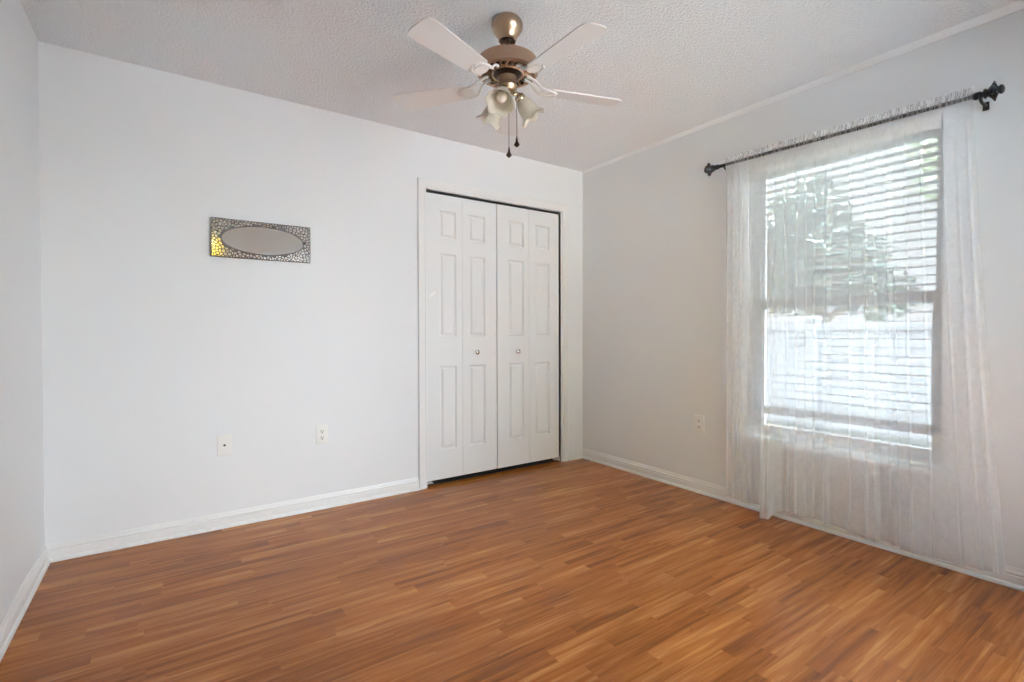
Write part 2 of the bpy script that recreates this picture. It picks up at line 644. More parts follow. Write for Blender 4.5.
# closet casing: moulded profile swept up, over and down with mitred corners; a = distance from the opening, b = depth
CP = [(.004, 0), (.004, .010), (.007, .012), (.012, .0125), (.016, .0105), (.020, .0125), (.036, .0145), (.050, .017), (.060, .018), (.064, .016), (.065, 0)]
b = MB()
b.sweep(CP, [lambda a, d: (CLX0 - a + .003, -d, 0), lambda a, d: (CLX0 - a + .003, -d, CLZ + a), lambda a, d: (CLX1 + a + .006, -d, CLZ + a), lambda a, d: (CLX1 + a + .006, -d, 0)])
casing = structure(b.build('trim_1', M['trim'], smooth=25), 'white moulded casing around the closet doors', 'trim')
b = MB()
b.box(CLX0 - .004, CLX0 + .0, -.001, TH, 0, CLZ + .012)
b.box(CLX1 - .0, CLX1 + .012, -.001, TH, 0, CLZ + .012)
b.box(CLX0, CLX1, -.001, TH, CLZ, CLZ + .012)
b.build('jamb', M['trim'], casing, smooth=0)
b = MB(); b.box(CLX0 + .005, CLX1 - .005, .022, .05, CLZ - .012, CLZ - .0, .002)
b.build('track', M['slot'], casing, smooth=0)
for x0, x1 in ((CLX0 + .0, CLX0 + .055), (CLX1 - .055, CLX1 - .0)):
    b = MB(); b.box(x0, x1, .012, .05, .018, .024, .001); b.box(x0 if x0 < -1 else x1 - .006, x0 + .006 if x0 < -1 else x1, .012, .05, .0, .045, .001)
    b.build('pivot_bracket', M['plastic'], casing)
# a narrow cove strip along the top of the window wall
prof = [(0, 0), (.006, -.034), (.012, -.033), (.017, -.024), (.024, -.014), (.032, -.008), (.034, 0)]
b = MB(); b.sweep(prof, [lambda a, z: (-a, YF, H + z), lambda a, z: (-a * .5, -.02, H + z * .5)])
structure(b.build('trim_2', M['cove'], smooth=40), 'narrow white cove strip between window wall and ceiling', 'trim')

# ------------------------------------------------------------------ bifold closet doors
DY0, DY1, DZ0, DZ1 = .012, .046, .038, 2.047


def leaf(x0, x1, px0, px1, parent):
    """one moulded leaf: three raised panels set in the flat face"""
    zs = [(.244, .837), (1.044, 1.634), (1.741, 1.934)]
    bm = bmesh.new()
    xc = [x0, px0, px1, x1]
    zc = [DZ0]
    for a, c in zs:
        zc += [a, c]
    zc.append(DZ1)
    V = {}

    def v(x, y, z):
        k = (round(x, 5), round(y, 5), round(z, 5))
        if k not in V:
            V[k] = bm.verts.new((x, y, z))
        return V[k]
    for i in range(3):
        for j in range(len(zc) - 1):
            a, c, e, f = xc[i], xc[i + 1], zc[j], zc[j + 1]
            if i == 1 and j % 2 == 1:
                loops = [(0, 0), (.003, .006), (.009, .011), (.015, .011), (.029, .0025), (.033, .002)]
                prev = None
                for ins, dep in loops:
                    ring = [v(a + ins, DY0 + dep, e + ins), v(c - ins, DY0 + dep, e + ins), v(c - ins, DY0 + dep, f - ins), v(a + ins, DY0 + dep, f - ins)]
                    if prev:
                        for k in range(4):
                            bm.faces.new((prev[k], prev[(k + 1) % 4], ring[(k + 1) % 4], ring[k]))
                    prev = ring
                bm.faces.new(prev)
            else:
                bm.faces.new((v(a, DY0, e), v(c, DY0, e), v(c, DY0, f), v(a, DY0, f)))
    B = [bm.verts.new((x, DY1, z)) for x, z in ((x0, DZ0), (x1, DZ0), (x1, DZ1), (x0, DZ1))]
    bm.faces.new(B[::-1])
    bot = [v(x, DY0, DZ0) for x in xc]
    top = [v(x, DY0, DZ1) for x in xc]
    lef = [v(x0, DY0, z) for z in zc]
    rig = [v(x1, DY0, z) for z in zc]
    bm.faces.new(bot[::-1] + [B[0], B[1]])
    bm.faces.new(top + [B[2], B[3]])
    bm.faces.new(lef + [B[3], B[0]])
    bm.faces.new(rig[::-1] + [B[1], B[2]])
    mb = MB(); mb.merge(bm)
    return mb.build('door_leaf', M['door'], parent, smooth=20)


def knob(x, z, parent):
    T = Matrix.Translation((x, DY0, z)) @ Matrix.Rotation(radians(90), 4, 'X') @ Matrix.Diagonal((1.3, 1.3, 1.15, 1))
    mb = MB()
    mb.lathe([(.0075, -.002), (.0075, .004), (.0065, .008), (.007, .012), (.012, .016), (.0145, .021), (.014, .026), (.010, .030), (.004, .032), (.0005, .0322)], 24, T, cap0=True, cap1=True)
    o = mb.build('knob', M['nickel'], parent, smooth=50)
    o['label'] = 'round satin metal knob'
    return o


xs = [CLX0 + .002, -1.1625, -.8660, -.5620, CLX1 - .012]
g = .002
LW = .297
d1 = thing('door_1', ((xs[0] + xs[2]) / 2, .03, 0), 'folding white panelled closet door on the mirror side', 'door', kind='structure')
d2 = thing('door_2', ((xs[2] + xs[4]) / 2, .03, 0), 'folding white panelled closet door on the corner side', 'door', kind='structure')
leaf(xs[0], xs[1] - g / 2, xs[0] + .108, xs[1] - .050, d1)
l2 = leaf(xs[1] + g / 2, xs[2] - .004, xs[1] + .056, xs[2] - .104, d1)
l3 = leaf(xs[2] + .004, xs[3] - g / 2, xs[2] + .108, xs[3] - .052, d2)
leaf(xs[3] + g / 2, xs[4], xs[3] + .056, xs[4] - .100, d2)
knob(-1.052, .930, d1)
knob(-.684, .928, d2)
mb = MB()
for dx, dz in ((0, 0), (.016, .006)):
    T = Matrix.Translation((-1.41 + dx, DY0 - .0006, 1.340 + dz)) @ Matrix.Rotation(radians(38), 4, 'Y')
    mb.box(-.005, .005, -.0006, .0006, -.022, .022, T=T)
mb.build('adhesive_strip', M['adhesive'], d1, smooth=0)['label'] = 'two short white adhesive strips'

# ------------------------------------------------------------------ window_1: frame, sashes, sill
FX0, FX1 = .095, .135
win = thing('window_1', (.115, (WY0 + WY1) / 2, WZ0), 'tall single-hung window behind blind and sheer curtain', 'window', kind='structure')


def rect_frame(mb, y0, y1, z0, z1, wd, x0, x1, wb=None, wt=None):
    wb = wb or wd; wt = wt or wd
    mb.box(x0, x1, y0, y0 + wd, z0, z1, .002)
    mb.box(x0, x1, y1 - wd, y1, z0, z1, .002)
    mb.box(x0, x1, y0 + wd, y1 - wd, z0, z0 + wb, .002)
    mb.box(x0, x1, y0 + wd, y1 - wd, z1 - wt, z1, .002)


mb = MB(); rect_frame(mb, WY0, WY1, WZ0, WZ1, .028, FX0 + .01, TH)
mb.build('window_frame', M['frame'], win)
mb = MB(); rect_frame(mb, WY0 + .026, WY1 - .026, 1.235, WZ1 - .026, .030, FX0 + .024, FX1)
us = mb.build('upper_sash', M['frame'], win)
mb = MB(); mb.box(.124, .128, WY0 + .05, WY1 - .05, 1.26, WZ1 - .05); mb.build('pane', M['glass'], us, smooth=0)
mb = MB(); rect_frame(mb, WY0 + .026, WY1 - .026, WZ0 + .026, 1.275, .036, FX0, FX0 + .024, .05, .055)
ls = mb.build('lower_sash', M['frame'], win)
mb = MB(); mb.box(.105, .109, WY0 + .06, WY1 - .06, WZ0 + .06, 1.23); mb.build('pane', M['glass'], ls, smooth=0)
mb = MB(); mb.box(.092, .098, (WY0 + WY1) / 2 - .03, (WY0 + WY1) / 2 + .03, 1.262, 1.276, .002); mb.build('sash_lock', M['steel'], ls)
mb = MB(); mb.box(-.022, FX0 + .012, WY0 - .0, WY1 + .0, WZ0 - .022, WZ0, .004)
structure(mb.build('trim_3', M['sill'], smooth=30), 'white stone sill at the bottom of the window', 'sill')

# ------------------------------------------------------------------ blind
BX = .052
BY0, BY1 = WY0 + .014, WY1 - .012
bl = thing('window_blind', (BX, (BY0 + BY1) / 2, WZ1), 'white horizontal slat blind with open slats inside the window', 'blind')
mb = MB(); mb.box(BX - .028, BX + .028, BY0, BY1, WZ1 - .048, WZ1 - .001, .002)
hr = mb.build('headrail', M['blind'], bl)
mb = MB(); mb.box(BX - .040, BX - .031, BY0 - .004, BY1 + .004, WZ1 - .066, WZ1 - .002, .003)
mb.build('valance', M['head'], bl)
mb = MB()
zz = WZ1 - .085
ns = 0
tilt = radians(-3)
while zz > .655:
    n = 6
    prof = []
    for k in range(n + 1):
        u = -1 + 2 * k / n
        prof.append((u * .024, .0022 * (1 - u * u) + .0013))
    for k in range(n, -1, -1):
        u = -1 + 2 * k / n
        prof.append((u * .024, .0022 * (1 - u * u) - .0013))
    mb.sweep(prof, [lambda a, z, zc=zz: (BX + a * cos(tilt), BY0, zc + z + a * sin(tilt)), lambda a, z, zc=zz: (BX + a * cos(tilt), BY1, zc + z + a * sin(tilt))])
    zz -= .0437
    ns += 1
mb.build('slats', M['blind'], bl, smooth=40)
mb = MB()
for zc in (.628, .617):
    mb.box(BX - .024, BX + .024, BY0, BY1, zc - .0018, zc + .0018, .001)
mb.box(BX - .025, BX + .025, BY0, BY1, .585, .608, .004)
mb.build('bottom_rail', M['blind'], bl)
for yy in (BY1 - .13, (BY0 + BY1) / 2, BY0 + .13):
    mb = MB()
    for xo in (-.027, .027):
        mb.tube([(BX + xo, yy, WZ1 - .05), (BX + xo, yy, .60)], .0011, 6)
    mb.build('ladder_cord', M['blind'], bl)
mb = MB(); mb.tube([(BX - .044, BY1 - .05, WZ1 - .05), (BX - .045, BY1 - .052, 1.35)], .0035, 8)
mb.build('tilt_wand', M['blind'], bl)

# ------------------------------------------------------------------ curtain rod with finials
RXX = -.085
RA = Vector((RXX, -1.33, 2.108))
RB = Vector((RXX, -2.538, 2.078))
rod = thing('curtain_rod', (RXX, (RA.y + RB.y) / 2, 2.093), 'black metal curtain rod with flared finials above the window', 'curtain rod')
mb = MB(); mb.tube([RA + Vector((0, .03, .0007)), RB - Vector((0, .03, .0007))], .0112, 20)
mb.build('rod', M['rod'], rod)
FP = [(.0155, -.004), (.0165, .004), (.0165, .024), (.013, .028), (.0125, .036), (.021, .040), (.0225, .046), (.017, .050), (.017, .056), (.021, .060), (.030, .070), (.043, .0795), (.045, .083), (.036, .0865), (.024, .091), (.017, .096), (.0155, .100), (.0195, .105), (.0195, .113), (.014, .119), (.006, .122), (.001, .1225)]


def petal(a, z):
    t = max(0, min(1, (z - .060) / .02)) * max(0, min(1, (.100 - z) / .012)) if .06 < z < .1 else 0
    return 1 - .38 * t * (1 - abs(cos(2 * a)) ** .7)


for P, sgn in ((RA, 1), (RB, -1)):
    T = Matrix.Translation(P) @ Matrix.Rotation(radians(-90 * sgn), 4, 'X') @ Matrix.Diagonal((.95, .95, .76, 1))
    mb = MB(); mb.lathe(FP, 48, T, cap0=True, cap1=True, rfun=petal)
    mb.build('finial', M['black'], rod, smooth=30)
for yy, z in ((-1.30 - .075, 2.107), (-2.556, 2.0775)):
    mb = MB()
    mb.tube([(RXX, yy, z - .020), (RXX + .02, yy, z - .026), (-.006, yy, z - .026)], .006, 10)
    mb.tube([(RXX - .017, yy, z + .002)] + [(RXX + .0175 * cos(t), yy, z - .0175 * sin(t)) for t in [pi * k / 8 for k in range(8, -1, -1)]], .0045, 8)
    mb.box(-.006, -.0, yy - .011, yy + .011, z - .044, z - .008, .002)
    mb.build('bracket', M['black'], rod)

# ------------------------------------------------------------------ sheer curtain
random.seed(11)
CTOP = 2.093
# pleat: (y, half-width, depth toward the room)
PLEATS = [(-1.392, .004, .010), (-1.428, .005, .022), (-1.46, .005, .016), (-1.487, .005, .020), (-1.537, .006, .018), (-1.655, .009, .028), (-1.645, .004, .026), (-1.685, .004, .020),
          (-1.741, .006, .026), (-1.806, .004, .034), (-1.853, .004, .018), (-1.893, .004, .030), (-1.962, .013, .036), (-2.065, .004, .030), (-2.135, .005, .034), (-2.168, .004, .018),
          (-2.222, .013, .042), (-2.290, .004, .016), (-2.350, .004, .016), (-2.43, .004, .010), (-2.475, .005, .014), (-2.512, .005, .020)]


def sstep(a, c, x):
    t = max(0, min(1, (x - a) / (c - a)))
    return t * t * (3 - 2 * t)


def cdepth(y, t):
    """distance from the wall; t = 0 at the top, 1 at the floor"""
    base = .085
    v = .007 * sin(y * 14.0) + .003 * sin(y * 41 + 1)
    # stretches that swing back against the sill lower down
    back = 0
    for a, c in ((-1.790, -1.71), (-1.605, -1.53), (-2.245, -2.172)):
        back = max(back, sstep(a - .006, a + .006, y) * (1 - sstep(c - .006, c + .006, y)))
    fwd = sstep(-1.700, -1.688, y) * (1 - sstep(-1.635, -1.620, y))
    k = sstep(.15, .8, t)
    d = base + v * (.35 + .65 * t) - back * .040 * k + fwd * (.012 + .04 * sstep(.5, 1, t)) * k
    for p, wd, dp in PLEATS:
        e = (y - p) / wd
        if abs(e) < 3:
            d += dp * (.55 if wd > .008 else .36) * math.exp(-e * e) * (.35 + .65 * sstep(0, .25, t))
    return max(d, .030)


ys = set()
y = -2.535
while y <= -1.3889:
    ys.add(round(y, 4)); y += .006
for p, wd, dp in PLEATS:
    for k in range(-6, 7):
        q = p + wd * k * .42
        if -2.535 <= q <= -1.389:
            ys.add(round(q, 4))
ys = sorted(ys)


def cpoint(y, t, zb):
    z0 = CTOP - .014 + (y + 2.0) * .024
    z = z0 + (zb - z0) * t
    # lower down the panel spreads toward the end nearest the camera
    f = max(0, (-1.9 - y) / .635)
    yy = y - .115 * f * f * t ** 1.3
    d = cdepth(y, t)
    if t < .06:
        d = .0985 + (d - .0985) * (t / .06) if t > 0 else .0985
    return (-d, yy, z)


def zbottom(y):
    f = sstep(-1.700, -1.688, y) * (1 - sstep(-1.635, -1.620, y))
    return .060 - .035 * f + .012 * sin(y * 9)


mb = MB()
NT = 40
grid = []
for y in ys:
    grid.append([mb.bm.verts.new(cpoint(y, (k / NT) ** 1.15, zbottom(y))) for k in range(NT + 1)])
for i in range(len(ys) - 1):
    for k in range(NT):
        mb.face((grid[i][k], grid[i + 1][k], grid[i + 1][k + 1], grid[i][k + 1]))
cur = mb.build('sheer_curtain', M['voile'], smooth=60)
tag(cur, 'sheer white crinkled voile curtain hanging from the black rod to the floor', 'curtain')
# gathered header over the rod: front, top ruffle and back
mb = MB()
rows = []
for i, y in enumerate(ys):
    q = (y + 2.0) * .024
    wob = .0022 * sin(y * 160) + .0018 * sin(y * 287 + 2)
    zc = CTOP + q
    ring = [(-.0985, zc - .014), (-.1 + wob * .3, zc), (-.0985 + wob * .4, zc + .013), (-.093 + wob, zc + .018), (-.087 + 2 * wob, zc + .026), (-.0855 + 2.5 * wob, zc + .042 + 2 * wob)]
    rows.append([mb.bm.verts.new((x, y, z)) for x, z in ring])
for i in range(len(ys) - 1):
    for k in range(len(rows[0]) - 1):
        mb.face((rows[i][k], rows[i + 1][k], rows[i + 1][k + 1], rows[i][k + 1]))
mb.build('header', M['voile_gather'], cur, smooth=60)
# turned-up hem, a second layer behind the lowest hand's breadth
mb = MB()
grid = []
for y in ys:
    zb = zbottom(y)
    z0 = CTOP - .014 + (y + 2) * .024
    th = (z0 - zb - .075) / (z0 - zb)
    row = []
    for k in range(6):
        t = th + (1 - th) * k / 5
        p = cpoint(y, t, zb)
        row.append(mb.bm.verts.new((p[0] + .0025, p[1], p[2])))
    grid.append(row)
for i in range(len(ys) - 1):
    for k in range(5):
        mb.face((grid[i][k], grid[i + 1][k], grid[i + 1][k + 1], grid[i][k + 1]))
mb.build('hem', M['voile_hem'], cur, smooth=60)

# ------------------------------------------------------------------ wall plates


def plate_mesh(w_=.070, h_=.115):
    mb = MB()
    x, z = w_ / 2, h_ / 2
    b2 = bmesh.new()
    rings = []
    for ins, dep in ((0, 0), (0, .003), (.0025, .0055), (.006, .0062)):
        rings.append([b2.verts.new((sx * (x - ins), -dep, sz * (z - ins))) for sx, sz in ((-1, -1), (1, -1), (1, 1), (-1, 1))])
    for i in range(len(rings) - 1):
        for k in range(4):
            b2.faces.new((rings[i][k], rings[i][(k + 1) % 4], rings[i + 1][(k + 1) % 4], rings[i + 1][k]))
    b2.faces.new(rings[-1]); b2.faces.new(rings[0][::-1])
    mb.merge(b2)
    return mb


def screw(z, parent):
    mb = MB()
    mb.lathe([(.0034, 0), (.0034, .0008), (.0026, .0014), (.0003, .0016)], 16, Matrix.Translation((0, -.006, z)) @ Matrix.Rotation(radians(90), 4, 'X'), cap1=True)
    mb.box(-.0026, .0026, -.0079, -.0073, z - .0004, z + .0004)
    return mb.build('screw', M['plastic'], parent)


def place(root, loc, rz):
    root.location = loc
    root.rotation_euler = (0, 0, rz)
    return root


ot = thing('wall_outlet', (0, 0, 0), 'white duplex power outlet on the mirror wall beside the closet', 'outlet', 'duplex power outlets')
plate_mesh().build('faceplate', M['plastic'], ot)
screw(0, ot)
for sz in (.0195, -.0195):
    mb = MB()
    poly = []
    for k in range(32):
        a = 2 * pi * k / 32
        poly.append((.0172 * cos(a), max(-.0135, min(.0135, .0172 * sin(a)))))
    mb.prism(poly, .0055, .0082, Matrix.Translation((0, 0, sz)) @ Matrix.Rotation(radians(90), 4, 'X'), .0006)
    rc = mb.build('receptacle', M['plastic'], ot)
    mb = MB()
    mb.box(-.0080, -.0048, -.0088, -.0078, sz - .0018, sz + .0085)
    mb.box(.0048, .0080, -.0088, -.0078, sz - .0010, sz + .0078)
    mb.lathe([(.0036, .0078), (.0036, .0088), (.0002, .0088)], 14, Matrix.Translation((0, 0, sz - .0078)) @ Matrix.Rotation(radians(90), 4, 'X'))
    mb.build('slots', M['slot'], rc)
o2 = copy_tree(ot)
o2['label'] = 'white duplex power outlet on the window wall beside the curtain'
place(ot, (-2.153, 0, .4545), 0)
place(o2, (0, -1.143, .463), radians(-90))

cp = thing('cable_plate', (0, 0, 0), 'white cable wall plate with a small dark jack in its middle', 'wall plate')
plate_mesh().build('faceplate', M['plastic'], cp)
screw(.042, cp); screw(-.042, cp)
mb = MB()
Tj = Matrix.Rotation(radians(90), 4, 'X')
mb.lathe([(.0062, .005), (.0062, .0085), (.0045, .0088), (.0045, .017), (.0036, .017), (.0036, .012), (.0003, .012)], 20, Tj)
mb.build('jack', M['slot'], cp)
place(cp, (-2.673, 0, .457), 0)

# ------------------------------------------------------------------ mirror
MX, MZ, MW, MH, MT = -2.4735, 1.601, .512, .212, .020
mir = thing('wall_mirror', (MX, 0, MZ), 'small wide mirror with an oval glass in a silver pebbled frame', 'mirror')
mb = MB(); mb.box(MX - MW / 2, MX + MW / 2, -MT, 0, MZ - MH / 2, MZ + MH / 2, .001)
fr = mb.build('backing', M['grout'], mir)
OA, OB, OX = .2135, .080, .004
random.seed(5)
pts = []
tries = 0
while tries < 9000:
    tries += 1
    p = (random.uniform(-MW / 2, MW / 2), random.uniform(-MH / 2, MH / 2))
    rr = .0125 if random.random() < .6 else .0165
    if all((p[0] - q[0]) ** 2 + (p[1] - q[1]) ** 2 > rr * rr for q in pts):
        pts.append(p)


def clip(poly, nx, ny, c):
    o = []
    for i in range(len(poly)):
        a, b_ = poly[i], poly[(i + 1) % len(poly)]
        da, db = a[0] * nx + a[1] * ny - c, b_[0] * nx + b_[1] * ny - c
        if da <= 0:
            o.append(a)
        if (da < 0 < db) or (db < 0 < da):
            t = da / (da - db)
            o.append((a[0] + (b_[0] - a[0]) * t, a[1] + (b_[1] - a[1]) * t))
    return o


mb = MB()
TM = Matrix.Translation((MX, 0, MZ)) @ Matrix.Rotation(radians(90), 4, 'X')
e = .004
for p in pts:
    ex, ez = (p[0] - OX) / (OA + .004), p[1] / (OB + .004)
    if ex * ex + ez * ez < 1.0:
        continue
    poly = [(-MW / 2 + e, -MH / 2 + e), (MW / 2 - e, -MH / 2 + e), (MW / 2 - e, MH / 2 - e), (-MW / 2 + e, MH / 2 - e)]
    for q in pts:
        if q is p:
            continue
        dx, dy = q[0] - p[0], q[1] - p[1]
        d2 = dx * dx + dy * dy
        if d2 > .0020:
            continue
        l = math.sqrt(d2)
        nx, ny = dx / l, dy / l
        poly = clip(poly, nx, ny, nx * (p[0] + dx / 2) + ny * (p[1] + dy / 2) - .0017)
        if len(poly) < 3:
            break
    if len(poly) < 3:
        continue
    # keep clear of the oval
    gx, gz = (p[0] - OX) / OA ** 2, p[1] / OB ** 2
    s = 1 / math.sqrt((p[0] - OX) ** 2 / OA ** 2 + p[1] ** 2 / OB ** 2)
    tx, tz = OX + (p[0] - OX) * s, p[1] * s
    gl = math.hypot(gx, gz)
    poly = clip(poly, -gx / gl, -gz / gl, -(gx * tx + gz * tz) / gl - .003)
    if len(poly) < 3:
        continue
    # round the pebble's corners
    for _ in range(2):
        qn = []
        for i in range(len(poly)):
            a, c = poly[i], poly[(i + 1) % len(poly)]
            qn += [(a[0] * .75 + c[0] * .25, a[1] * .75 + c[1] * .25), (a[0] * .25 + c[0] * .75, a[1] * .25 + c[1] * .75)]
        poly = qn
    cx_ = sum(a[0] for a in poly) / len(poly); cy_ = sum(a[1] for a in poly) / len(poly)
    prof = [(1, 0), (1, .0024), (.93, .0030)]
    rings = []
    for k, zz in prof:
        rings.append([mb.bm.verts.new(TM @ Vector((cx_ + (a[0] - cx_) * k, cy_ + (a[1] - cy_) * k, MT + zz))) for a in poly])
    for i in range(len(rings) - 1):
        for k in range(len(poly)):
            k2 = (k + 1) % len(poly)
            mb.face((rings[i][k], rings[i][k2], rings[i + 1][k2], rings[i + 1][k]))
    mb.face(rings[-1])
mb.build('pebble_mosaic', M['tile'], mir, smooth=20)
mb = MB()
n = 96
for k in range(n):
    pass
rings = []
for (s, zz) in ((1.0, .0004), (1.0, .0032), (.992, .0036), (.985, .0030), (.985, .0004)):
    rings.append([mb.bm.verts.new(TM @ Vector((OX + (OA - (1 - s) * .2) * cos(2 * pi * k / n), (OB - (1 - s) * .2) * sin(2 * pi * k / n), MT + zz))) for k in range(n)])
for i in range(len(rings) - 1):
    for k in range(n):
        k2 = (k + 1) % n
        mb.face((rings[i][k], rings[i][k2], rings[i + 1][k2], rings[i + 1][k]))
mb.build('oval_rim', M['grout'], mir)
mb = MB()
mb.prism([(OX + (OA - .004) * cos(2 * pi * k / n), (OB - .004) * sin(2 * pi * k / n)) for k in range(n)], MT - .001, MT + .0018, TM)
mb.build('oval_glass', M['mirror'], mir, smooth=20)
mb = MB()
hw, hh = MW / 2, MH / 2
for x0, x1, z0, z1 in ((-hw, hw, hh - .003, hh), (-hw, hw, -hh, -hh + .003), (-hw, -hw + .003, -hh, hh), (hw - .003, hw, -hh, hh)):
    mb.box(MX + x0, MX + x1, -MT - .0035, -MT + .001, MZ + z0, MZ + z1, .0006)
mb.build('edge_band', M['grout'], mir)

# ------------------------------------------------------------------ ceiling fan
FXc, FYc = -1.7015, -1.370
fan = thing('ceiling_fan', (FXc, FYc, H), 'antique brass ceiling fan with white blades and three frosted tulip lamps', 'ceiling fan')
TF = Matrix.Translation((FXc, FYc, 0))
mb = MB()
mb.lathe([(.0005, H - .001), (.048, H - .001), (.059, H - .010), (.0655, H - .023), (.0675, H - .034), (.0660, H - .044), (.0615, H - .054), (.0540, H - .065), (.0460, H - .076), (.0400, H - .086), (.0375, H - .093), (.0385, H - .097), (.0360, H - .099), (.033, H - .088)], 64, TF)
can = mb.build('canopy', M['brass'], fan, smooth=60)
mb = MB(); mb.lathe([(.034, H - .080), (.030, H - .083), (.026, H - .088), (.015, H - .092), (.0095, H - .093)], 48, TF)
mb.build('hanger_ball', M['darkbrass'], can, smooth=60)
mb = MB(); mb.lathe([(.0095, H - .085), (.0095, 2.292), (.016, 2.288), (.018, 2.270), (.018, 2.262)], 32, TF)
mb.build('downrod', M['brass'], fan, smooth=50)
ZT, ZB = 2.258, 2.198
mb = MB()
mb.lathe([(.015, ZT + .006), (.060, ZT + .005), (.114, ZT + .002), (.1265, ZT - .001), (.1305, ZT - .005), (.1310, ZT - .010), (.1310, ZB + .016), (.1300, ZB + .012), (.1318, ZB + .009), (.1318, ZB + .004), (.127, ZB), (.117, ZB - .002), (.113, ZB + .002)], 96, TF)
mot = mb.build('motor_housing', M['brassband'], fan, smooth=45)
mb = MB(); mb.lathe([(.114, ZB + .003), (.112, ZB + .011), (.045, ZB + .011)], 72, TF)
mb.build('vent_recess', M['darkbrass'], mot)
mb = MB()
for k in range(22):
    a = 2 * pi * k / 22
    T = TF @ Matrix.Rotation(a, 4, 'Z')
    pts3 = [(.062, 0), (.075, .004), (.090, .010), (.104, .020), (.115, .030)]
    prev = None
    for (r_, tw) in pts3:
        ang = tw * 6
        c1 = Matrix.Rotation(ang, 4, 'Z')
        wv = .0055 * r_ / .1
        ring = [T @ c1 @ Vector(q) for q in ((r_, -wv, ZB + .0095), (r_, -wv * .4, ZB - .0005), (r_, wv * .9, ZB + .001), (r_, wv, ZB + .0095))]
        vs = [mb.bm.verts.new(q) for q in ring]
        if prev:
            for q in range(4):
                mb.face((prev[q], prev[(q + 1) % 4], vs[(q + 1) % 4], vs[q]))
        prev = vs
mb.lathe([(.072, ZB + .010), (.071, ZB), (.068, ZB - .003), (.064, ZB - .001), (.060, ZB + .009)], 72, TF)
mb.build('vent_fins', M['brass'], mot, smooth=50)
mb = MB(); mb.lathe([(.060, ZB + .010), (.059, ZB - .004), (.050, ZB - .010), (.040, ZB - .012)], 64, TF)
mb.build('flywheel', M['darkbrass'], mot, smooth=40)
# switch housing and lamp fitter
mb = MB()
mb.lathe([(.040, ZB - .008), (.0415, ZB - .014), (.0395, ZB - .018), (.0385, ZB - .040), (.040, ZB - .044), (.043, ZB - .048), (.043, ZB - .054), (.038, ZB - .060), (.035, ZB - .070), (.026, ZB - .078), (.010, ZB - .081), (.007, ZB - .086), (.0005, ZB - .088)], 64, TF)
mb.build('switch_housing', M['brass'], fan, smooth=45)
# direction from the fan toward the viewer
va = math.atan2(CAM[1] - FYc, CAM[0] - FXc)

# blades, five, at rest
ZBL = 2.150
for k in range(5):
    a = va + radians(36 + 72 * k)
    T = TF @ Matrix.Rotation(a, 4, 'Z') @ Matrix.Translation((0, 0, ZBL)) @ Matrix.Rotation(radians(10), 4, 'X')
    poly = []
    r0, r1, w0, w1 = .185, .540, .046, .060
    poly += [(r0, -w0 + .012), (r0 + .012, -w0)]
    nseg = 14
    for q in range(nseg + 1):
        t = -pi / 2 + pi * q / nseg
        cxr = r1 - .050
        poly.append((cxr + .050 * max(0, cos(t)) ** .55, w1 * (1 if sin(t) > 0 else -1) * abs(sin(t)) ** .55))
    poly += [(r0 + .012, w0), (r0, w0 - .012)]
    mb = MB(); mb.prism(poly, -.0028, .0028, T)
    bd = mb.build('blade', M['blade'], fan, smooth=30)
    # curved bracket: from under the motor down to the blade root
    mb = MB()
    T2 = TF @ Matrix.Rotation(a, 4, 'Z')
    for s in (-1, 1):
        path = [T2 @ Vector(q) for q in ((.085, s * .014, ZB - .002), (.105, s * .016, ZB - .007), (.125, s * .020, ZB - .020), (.150, s * .032, ZBL + .001 + s * .005), (.185, s * .036, ZBL - .005 + s * .006), (.215, s * .026, ZBL - .006 + s * .004), (.228, s * .008, ZBL - .006))]
        mb.tube(path, [.006, .006, .006, .0055, .0055, .005, .004], 8)
    poly = [(.180 + .022 * cos(t) * 1.2, .030 * sin(t)) for t in [2 * pi * q / 20 for q in range(20)]]
    mb.prism(poly, -.0065, -.0029, T)
    for sx, sy in ((.200, .018), (.200, -.018), (.215, 0)):
        mb.lathe([(.004, -.0062), (.004, -.0075), (.0003, -.0085)], 10, T @ Matrix.Translation((sx - .0, sy, 0)))
    mb.build('blade_bracket', M['bracket'], bd, smooth=45)

